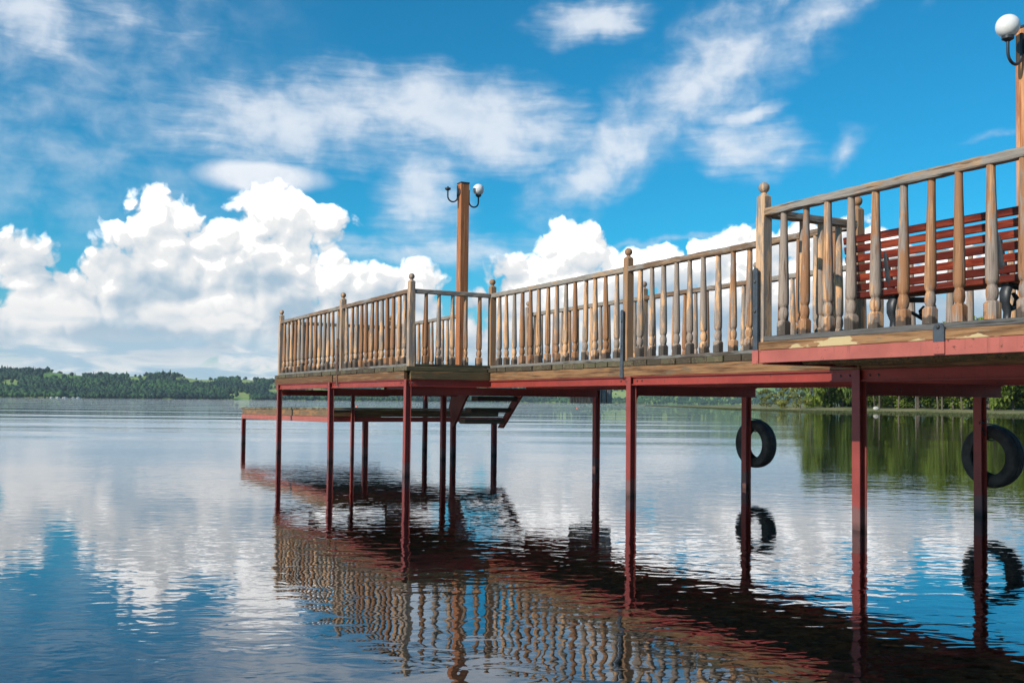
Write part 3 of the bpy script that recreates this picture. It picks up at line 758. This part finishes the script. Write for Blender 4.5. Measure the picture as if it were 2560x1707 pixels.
# outer head
add(fascia(3.55, 'X', seed=5), 'fascia_x', (-19.27, YT-0.043, 1.303), 'fascia_board')
add(fascia(3.06, 'X', seed=6), 'fascia_x', (-15.66, YT-0.043, 1.303), 'fascia_board')
add(ibeam(6.72, 'X', 0.094), 'red', (-19.25, YT-0.035, 1.206), 'beam')
add(ibeam(4.2, 'X', 0.094), 'red', (-19.25, YTF, 1.206), 'beam')
add(fascia(4.2, 'X', seed=8), 'fascia_x', (-19.25, YTF+0.03, 1.303), 'fascia_board')
add(fascia(1.29, 'Y', seed=7), 'fascia_y', (XT+0.035, YT-0.015, 1.303), 'fascia_board')
add(ibeam(1.27, 'Y', 0.094), 'red', (XT+0.02, YT-0.012, 1.206), 'beam')
for y in (5.8, 6.6): add(fascia(6.5, 'X', seed=9), 'fascia_y', (-19.2, y, 1.303), 'joist')
# platform edge: higher, faded red channel with timber above
add(bar(5.9, 0.045, 0.064, 'X', 40, 0.004, 11, 0.0014), 'fascia_pale', (XP-0.012, YP-0.047, 1.424), 'fascia_board')
add(MB().box(0, 5.9, -0.006, 0.006, 0, 0.094).box(0, 5.9, 0.006, 0.05, 0, 0.008).box(0, 5.9, 0.006, 0.05, 0.086, 0.094).mesh('beam'), 'red_fade', (XP-0.012, YP-0.064, 1.328), 'beam')
add(ibeam(1.0, 'Y', 0.094), 'red', (XP+0.03, YP-0.01, 1.318), 'beam')
add(ibeam(1.0, 'Y', 0.094), 'red', (-2.6, YP-0.01, 1.318), 'beam')
for y in (5.75, 6.1): add(fascia(5.8, 'X', 0.085, seed=12), 'fascia_y', (XP, y, 1.325), 'joist')
# cross beams and legs
for x, y0, y1 in ((-5.87, YW, YF-0.15), (-9.12, YW, YF-0.13), (-12.58, YT, YF-0.12), (-2.6, YP, YF)):
    add(ibeam(y1-y0, 'Y', 0.110), 'red', (x, y0, 1.092), 'beam')
    for yy in ((0.42, 0.47, 0.9) if y1-y0 < 2.5 else (0.95, 1.02, 1.9, 2.4)):
        add(MB().lathe([(0.009, -0.004), (0.009, 0.004)], 8).mesh('bolt'), 'bolt', (x+0.009, y0+yy, 1.147), 'bolt').rotation_euler = (0, math.pi/2, 0)  # discs added in place of open bolt holes with daylight behind
for x in (-15.84, -19.12): add(ibeam(YTF-YT, 'Y', 0.110), 'red', (x, YT, 1.092), 'beam')
HEAD = MB().lathe([(0.010, 0), (0.010, 0.006), (0.006, 0.010)], 8).mesh('bolt_head')
for x, y in [(x0+d, yy) for x0, yy in ((-5.84, YW-0.035), (-9.06, YW-0.035), (-12.56, YT-0.035), (-15.81, YT-0.035)) for d in (-0.20, -0.10, 0.11, 0.20)]:
    add(HEAD, 'bolt', (x, y-0.006, 1.253), 'bolt').rotation_euler = (math.pi/2, 0, 0)
LEG = hbeam(2.85); LEGT = hbeam(2.75)
for x, y, far in ((-5.84, YW-0.035, 0), (-9.06, YW-0.035, 0), (-2.6, YW-0.035, 0), (-12.56, YT-0.035, 0), (-15.81, YT-0.035, 0), (-19.02, YT-0.035, 0),
             (-6.14, YF-0.06, 1), (-9.363, YF-0.06, 1), (-12.69, YF-0.06, 1), (-2.6, YF-0.06, 1), (-15.94, YTF-0.2, 1), (-19.22, YTF+0.85, 1)):
    o = add(LEGT if far else LEG, 'red_leg', (x, y, -1.55), 'leg'); o.rotation_euler = (RNG.uniform(-.006, .006), RNG.uniform(-.008, .008), 0)
add(ibeam(1.0, 'Y', 0.10), 'red', (-19.25, YTF-0.05, 1.20), 'beam')
add(hbeam(2.7, 0.055, 0.055, 0.006), 'red_leg', (-16.75, 5.80, -1.5), 'leg')
for x in (-5.84, -9.06, -12.56):     # gusset plates at the leg heads
    add(MB().extrude([(0.0, 0.0), (0.085, 0.0), (0.0, -0.10)], 'X', -0.005, 0.005).mesh('gusset'), 'red', (x, (YT if x < -12 else YW)-0.03, 1.092), 'gusset')
# straps that hold the posts
def strap(x, y, z0, z1, mat='strap', w=0.052, nb=2):
    m = MB(); pts = [(-w/2, 0), (w/2, 0)]
    n = 8; poly = [(-w/2, 0), (w/2, 0)] + [(w/2*math.cos(math.pi*k/n), (z1-z0)-w/2+w/2*math.sin(math.pi*k/n)) for k in range(n+1)]
    m.extrude(poly, 'Y', -0.006, 0.006)
    o = add(m.mesh('strap'), mat, (x, y, z0), 'strap')
    for k in range(nb):
        b = obj('bolt', MB().lathe([(0.011, 0), (0.011, 0.008), (0.006, 0.012)], 8).mesh('bolt'), M['bolt'], o, (0, -0.006, (z1-z0)*(0.83-0.36*k))); b.rotation_euler = (math.pi/2, 0, 0)
    return o
strap(-9.20, YW-0.074, 1.29, 2.045)
strap(-5.905, YP-0.078, 1.425, 2.065)
add(MB().box(-0.034, 0.034, -0.006, 0.006, 0, 0.105, 0.002).mesh('plate'), 'red_fade', (-5.905, YP-0.079, 1.320), 'plate')
strap(-15.44, YT-0.073, 1.24, 2.00, 'strap_brown', 0.05)
strap(-4.235, YP-0.078, 1.412, 1.530, 'strap', 0.082, 0)
ob = obj('bolt', MB().lathe([(0.012, 0), (0.012, 0.01), (0.007, 0.014)], 8).mesh('bolt'), M['bolt'], pier, (-4.235, YP-0.084, 1.505)); ob.rotation_euler = (math.pi/2, 0, 0)
add(MB().box(-0.041, 0.041, -0.006, 0.006, 0, 0.078, 0.002).mesh('plate'), 'red_fade', (-4.235, YP-0.077, 1.334), 'plate')

# ---------------------------------------------------------------- lower landing stage and its stairs
LX0, LX1, LY0, LY1 = -23.2, -16.75, 5.42, 8.72
dock = thing('landing_stage', 'low wooden landing stage on red steel legs behind the outer head of the pier', 'dock', (LX1, LY0, 0.0))
dock.rotation_euler = (0, -0.009, 0)
def dpt(x, y, z): return (x-LX1, y-LY0, z)
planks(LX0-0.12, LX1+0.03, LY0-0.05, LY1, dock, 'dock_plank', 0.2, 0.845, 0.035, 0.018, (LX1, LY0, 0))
obj('fascia_board', fascia(LX1-LX0-0.04, 'X', 0.12, 0.04, 21), M['fascia_x'], dock, dpt(LX0, LY0-0.02, 0.722))
obj('fascia_board', fascia(LY1-LY0-0.06, 'Y', 0.12, 0.04, 22), M['fascia_y'], dock, dpt(LX1-0.02, LY0+0.02, 0.722))
obj('beam', MB().box(0, LX1-LX0, -0.03, 0.03, 0, 0.095, 0.004).mesh('beam'), M['red_fade'], dock, dpt(LX0, LY0-0.03, 0.624))
obj('beam', MB().box(-0.03, 0.03, 0, LY1-LY0+0.12, 0, 0.085, 0.004).mesh('beam'), M['red'], dock, dpt(LX1-0.06, LY0-0.03, 0.630))
obj('beam', MB().box(-0.03, 0.03, 0, LY1-LY0, 0, 0.085, 0.004).mesh('beam'), M['red'], dock, dpt(LX0+0.1, LY0, 0.630))
LEGD = hbeam(2.12, 0.085, 0.085)
for x, y in ((LX0+0.06, LY0-0.02), (LX1-0.06, 6.06), (LX1-0.06, 7.77), (LX1-0.06, 8.62)):
    obj('leg', LEGD, M['red_leg'], dock, dpt(x, y, -1.48))
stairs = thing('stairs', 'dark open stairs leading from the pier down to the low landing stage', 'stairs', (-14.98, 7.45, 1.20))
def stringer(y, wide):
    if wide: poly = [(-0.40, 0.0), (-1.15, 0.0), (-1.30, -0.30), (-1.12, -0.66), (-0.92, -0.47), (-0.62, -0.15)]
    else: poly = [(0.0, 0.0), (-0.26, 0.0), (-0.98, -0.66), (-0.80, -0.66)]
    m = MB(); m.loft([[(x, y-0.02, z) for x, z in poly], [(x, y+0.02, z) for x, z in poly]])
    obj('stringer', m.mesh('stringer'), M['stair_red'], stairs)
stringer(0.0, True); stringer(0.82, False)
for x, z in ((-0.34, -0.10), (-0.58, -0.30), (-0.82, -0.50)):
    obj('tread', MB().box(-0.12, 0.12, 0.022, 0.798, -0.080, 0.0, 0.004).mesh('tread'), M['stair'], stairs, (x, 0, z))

# ---------------------------------------------------------------- slatted box beyond the walkway
def slat_box():
    t = thing('slatted_box', 'grey slatted box hung low on the far side of the walkway', 'box', (-13.70, 8.78, 1.0))
    for x in (-0.30, 0.30):
        for y in (-0.18, 0.18): obj('corner_post', MB().box(-0.02, 0.02, -0.02, 0.02, 0, 0.56, 0.003).mesh('corner_post'), M['grate'], t, (x, y, 0))
    sl = MB().box(-0.032, 0.032, -0.009, 0.009, 0.0, 0.56, 0.002).mesh('slat'); s2 = MB().box(-0.009, 0.009, -0.032, 0.032, 0.0, 0.56, 0.002).mesh('slat')
    for k in range(7):
        for y in (-0.205, 0.205): obj('slat', sl, M['grate'], t, (-0.27+0.09*k, y, 0))
    for k in range(4):
        for x in (-0.325, 0.325): obj('slat', s2, M['grate'], t, (x, -0.135+0.09*k, 0))
    obj('bottom_board', MB().box(-0.28, 0.28, -0.16, 0.16, 0.01, 0.03).mesh('bottom_board'), M['grate'], t)
    obj('hanger', MB().box(-0.3, 0.3, -0.45, -0.19, 0.50, 0.54).mesh('hanger'), M['iron'], t)
slat_box()

# ---------------------------------------------------------------- tyres hung on the far legs as fenders
def tyre_mesh():
    # section of a car tyre (radius, across), lathed about the y axis
    prof = [(0.180, -0.060), (0.188, -0.078), (0.215, -0.090), (0.250, -0.092), (0.278, -0.084), (0.292, -0.070), (0.300, -0.048), (0.302, -0.040), (0.295, -0.036), (0.295, -0.026), (0.303, -0.022),
            (0.304, -0.004), (0.296, 0.0), (0.304, 0.004), (0.303, 0.022), (0.295, 0.026), (0.295, 0.036), (0.302, 0.040), (0.300, 0.048), (0.292, 0.070), (0.278, 0.084), (0.250, 0.092), (0.215, 0.090), (0.188, 0.078), (0.180, 0.060),
            (0.205, 0.058), (0.255, 0.070), (0.275, 0.055), (0.282, 0.0), (0.275, -0.055), (0.255, -0.070), (0.205, -0.058)]
    seg = 48; n = len(prof); vs = []; fs = []
    for i in range(seg):
        a = 2*math.pi*i/seg; c, s = math.cos(a), math.sin(a)
        for r, y in prof: vs.append((r*c, y, r*s))
    for i in range(seg):
        for j in range(n):
            a, b = i*n+j, i*n+(j+1) % n; c, d = ((i+1) % seg)*n+(j+1) % n, ((i+1) % seg)*n+j
            fs.append((a, b, c, d))
    # tread blocks
    m = MB().add(vs, fs)
    return autosmooth(m.mesh('tyre'), 30)
TY = tyre_mesh()
for x, z, lab in ((-9.363, 0.53, 'black car tyre hung on the leg nearer the lake end, left of the two'), (-6.14, 0.545, 'black car tyre hung on the leg at the right edge, right of the two')):
    t = thing('tyre', lab, 'tyre', (x+0.01, YF+0.088, z)); t.rotation_euler = (0.03, RNG.uniform(0, 1), 0.05)
    t.scale = (0.96, 0.96, 0.96); obj('tyre_casing', TY, M['tyre'], t)
    r = obj('rope', MB().tube([(0.0, -0.19, 0.34), (0.0, -0.12, 0.33), (0.0, -0.02, 0.315), (0.0, 0.10, 0.30), (0, 0.115, 0.22), (0, 0.09, 0.165), (0, 0, 0.155), (0, -0.09, 0.165), (0, -0.125, 0.25), (0, -0.19, 0.33)], 0.007, 6).mesh('rope'), M['iron'], t)
    r.rotation_euler = (0, -t.rotation_euler[1], 0)

# ---------------------------------------------------------------- lamps
def lamp(loc, top, label, left_globe, dz):
    t = thing('lamp_post', label, 'lamp', loc)
    h = top-loc[2]; s = 0.073
    b = 0.004; sq = lambda a, z: [(a-b, -a, z), (a, -a+b, z), (a, a-b, z), (a-b, a, z), (-a+b, a, z), (-a, a-b, z), (-a, -a+b, z), (-a+b, -a, z)]
    obj('post', MB().loft([sq(s, h*k/14) for k in range(15)]).mesh('lamp_shaft'), M['lamp_wood'], t)
    obj('cap', MB().box(-s-.006, s+.006, -s-.006, s+.006, h-0.012, h+0.012, 0.004).mesh('cap'), M['iron'], t)
    for sg in (-1, 1):
        zz = h - 0.19 - (0.05 if sg > 0 else 0) + dz
        y0 = sg*s
        a = obj('bracket', None or MB().tube([(0, sg*0.030, 0.125), (0, sg*0.030, -0.06)] + [(0, sg*(0.030+0.085-0.085*math.cos(math.pi*k/10)), -0.06-0.085*math.sin(math.pi*k/10)) for k in range(1, 11)] + [(0, sg*0.20, 0.035)], 0.0125, 10).mesh('bracket'), M['iron'], t, (0, y0, zz))
        autosmooth(a.data, 50)
        pl = obj('wall_plate', MB().lathe([(0.062, 0), (0.060, 0.012), (0.040, 0.020)], 20).mesh('wall_plate'), M['iron'], a, (0, 0, 0.02)); pl.rotation_euler = (-sg*math.pi/2, 0, 0)
        obj('socket', autosmooth(MB().lathe([(0.016, 0.025), (0.030, 0.035), (0.047, 0.045), (0.048, 0.068), (0.040, 0.070)], 20).mesh('socket')), M['iron'], a, (0, sg*0.20, 0))
        if sg > 0 or left_globe:
            R = 0.093; prof = [(0.038, 0.0)]
            for k in range(1, 18):
                an = -math.pi/2+0.42 + (math.pi-0.42)*k/17; prof.append((max(0.002, R*math.cos(an)), R*math.sin(an)+R*math.cos(0.42)))
            obj('globe', autosmooth(MB().lathe(prof, 28).mesh('globe'), 80), M['globe'], a, (0, sg*0.20, 0.066))
        else:
            obj('bare_lamp_holder', MB().lathe([(0.014, 0.07), (0.014, 0.092), (0.008, 0.094)], 10).mesh('bare_lamp_holder'), M['iron'], a, (0, sg*0.20, 0))
    return t
lamp((-14.50, 6.83, ZD), 4.52, 'wooden lamp post on the outer head, its left arm missing the globe', False, 0.02)
lamp((-5.155, 7.54, ZD), 4.12, 'wooden lamp post at the right edge with white globe lamp', True, 0.0)

# ---------------------------------------------------------------- the bench
def bench():
    x0, x1 = -5.40, -3.74; L = x1-x0; yb = 5.74
    t = thing('bench', 'dark red slatted bench with black iron legs on the platform', 'bench', (x0, yb, ZD))
    def slat(y, z, h, d, tilt, name):
        o = obj(name, MB().box(0, L, -d/2, d/2, -h/2, h/2, 0.006).mesh(name), M['bench'], t, (0, y, z)); o.rotation_euler = (tilt, 0, 0); return o
    for k in range(6):
        z = 0.405+0.0705*k; slat(-0.022*(k*0.45)+0.01, z, 0.054, 0.026, 0.16, 'back_slat')
    for k in range(6): slat(0.06+0.068*k, 0.345+0.003*k, 0.026, 0.052, 0.05, 'seat_slat')
    slat(0.0, 0.345, 0.046, 0.028, 0.0, 'seat_slat')
    for lx in (0.38, L-0.38):
        f = MB()
        f.tube([(0, -0.030, 0.63), (0, -0.018, 0.56), (0, -0.004, 0.48), (0, 0.022, 0.39), (0, 0.05, 0.31)], [0.010, 0.015, 0.019, 0.022, 0.024], 8)   # behind the back
        f.tube([(0, 0.03, 0.315), (0, 0.20, 0.300), (0, 0.46, 0.315)], 0.020, 8)                      # seat bearer
        for sg, y in ((-1, 0.06), (1, 0.42)):
            f.tube([(0, y, 0.31), (0, y+sg*0.030, 0.26), (0, y+sg*0.035, 0.20), (0, y+sg*0.01, 0.14), (0, y+sg*0.02, 0.07), (0, y+sg*0.055, 0.012)], [0.026, 0.028, 0.024, 0.019, 0.018, 0.024], 8)
            f.tube([(0, y+sg*0.03, 0.21), (0, y-sg*0.02, 0.165), (0, y-sg*0.07, 0.18), (0, y-sg*0.085, 0.23), (0, y-sg*0.05, 0.26)], [0.014, 0.014, 0.014, 0.013, 0.010], 7)   # scrolls
        f.tube([(0, 0.07, 0.15), (0, 0.24, 0.21), (0, 0.41, 0.15)], 0.012, 7)
        o = obj('iron_leg', autosmooth(f.mesh('iron_leg'), 60), M['iron'], t, (lx, 0, 0)); o.scale = (1.5, 1, 1)
bench()

# ---------------------------------------------------------------- small things on the water
def buoy(x, y, lab):
    t = thing('buoy', lab, 'buoy', (x, y, 0)); t.scale = (0.6, 0.6, 0.6)
    obj('float', autosmooth(MB().lathe([(0.02, -0.25), (0.2, -0.18), (0.30, 0.0), (0.27, 0.14), (0.15, 0.26), (0.05, 0.30)], 16).mesh('float')), M['buoy'], t)
    obj('ring', MB().lathe([(0.05, 0.29), (0.06, 0.33), (0.03, 0.40), (0.01, 0.42)], 10).mesh('ring'), M['iron'], t)
buoy(-151, 94, 'small orange buoy right of the stairs on the open lake')
buoy(-154, 54, 'small orange buoy left of the stairs, near the landing stage')
def boat(az, k, lab):
    x, y = dirpt(az, shore_d(az)-8); L = 7+k % 3*2
    t = thing('motor_boat', lab, 'boat', (x, y, 0), YAW+RNG.uniform(-.3, .3), 'white boats moored under the far hill')
    rings = []
    for s, w, z in ((-.5, .16, .9), (-.3, .18, .9), (.1, .18, 1.0), (.35, .11, 1.2), (.5, .01, 1.4)):
        rings.append([(w*L, s*L, z), (w*L*.8, s*L, -.3), (-w*L*.8, s*L, -.3), (-w*L, s*L, z)])
    obj('hull', MB().loft(rings).mesh('hull'), M['boat'], t)
    obj('cabin', MB().box(-L*.11, L*.11, -L*.2, L*.12, .85, 2.3, .2).mesh('cabin'), M['boat'], t)
for k, (az, w1) in enumerate(((-24.75, 'first'), (-24.45, 'second'), (-24.1, 'third'), (-23.7, 'fourth'), (-23.45, 'fifth'))): boat(az, k, w1+' from the left of the tiny white boats under the far hill')

# ---------------------------------------------------------------- air
def haze():
    me = MB().box(-6400, 6400, -6400, 6400, -15.5, 250).mesh('haze')
    m = bpy.data.materials.new('haze_air'); m.use_nodes = True; nt = m.node_tree; nt.nodes.clear()
    out = nt.nodes.new('ShaderNodeOutputMaterial'); v = nt.nodes.new('ShaderNodeVolumePrincipled')
    v.inputs['Color'].default_value = (0.72, 0.86, 1.0, 1); v.inputs['Density'].default_value = 0.00005
    nt.links.new(v.outputs[0], out.inputs['Volume'])
    kind(obj('haze', me, m), 'stuff')
haze()
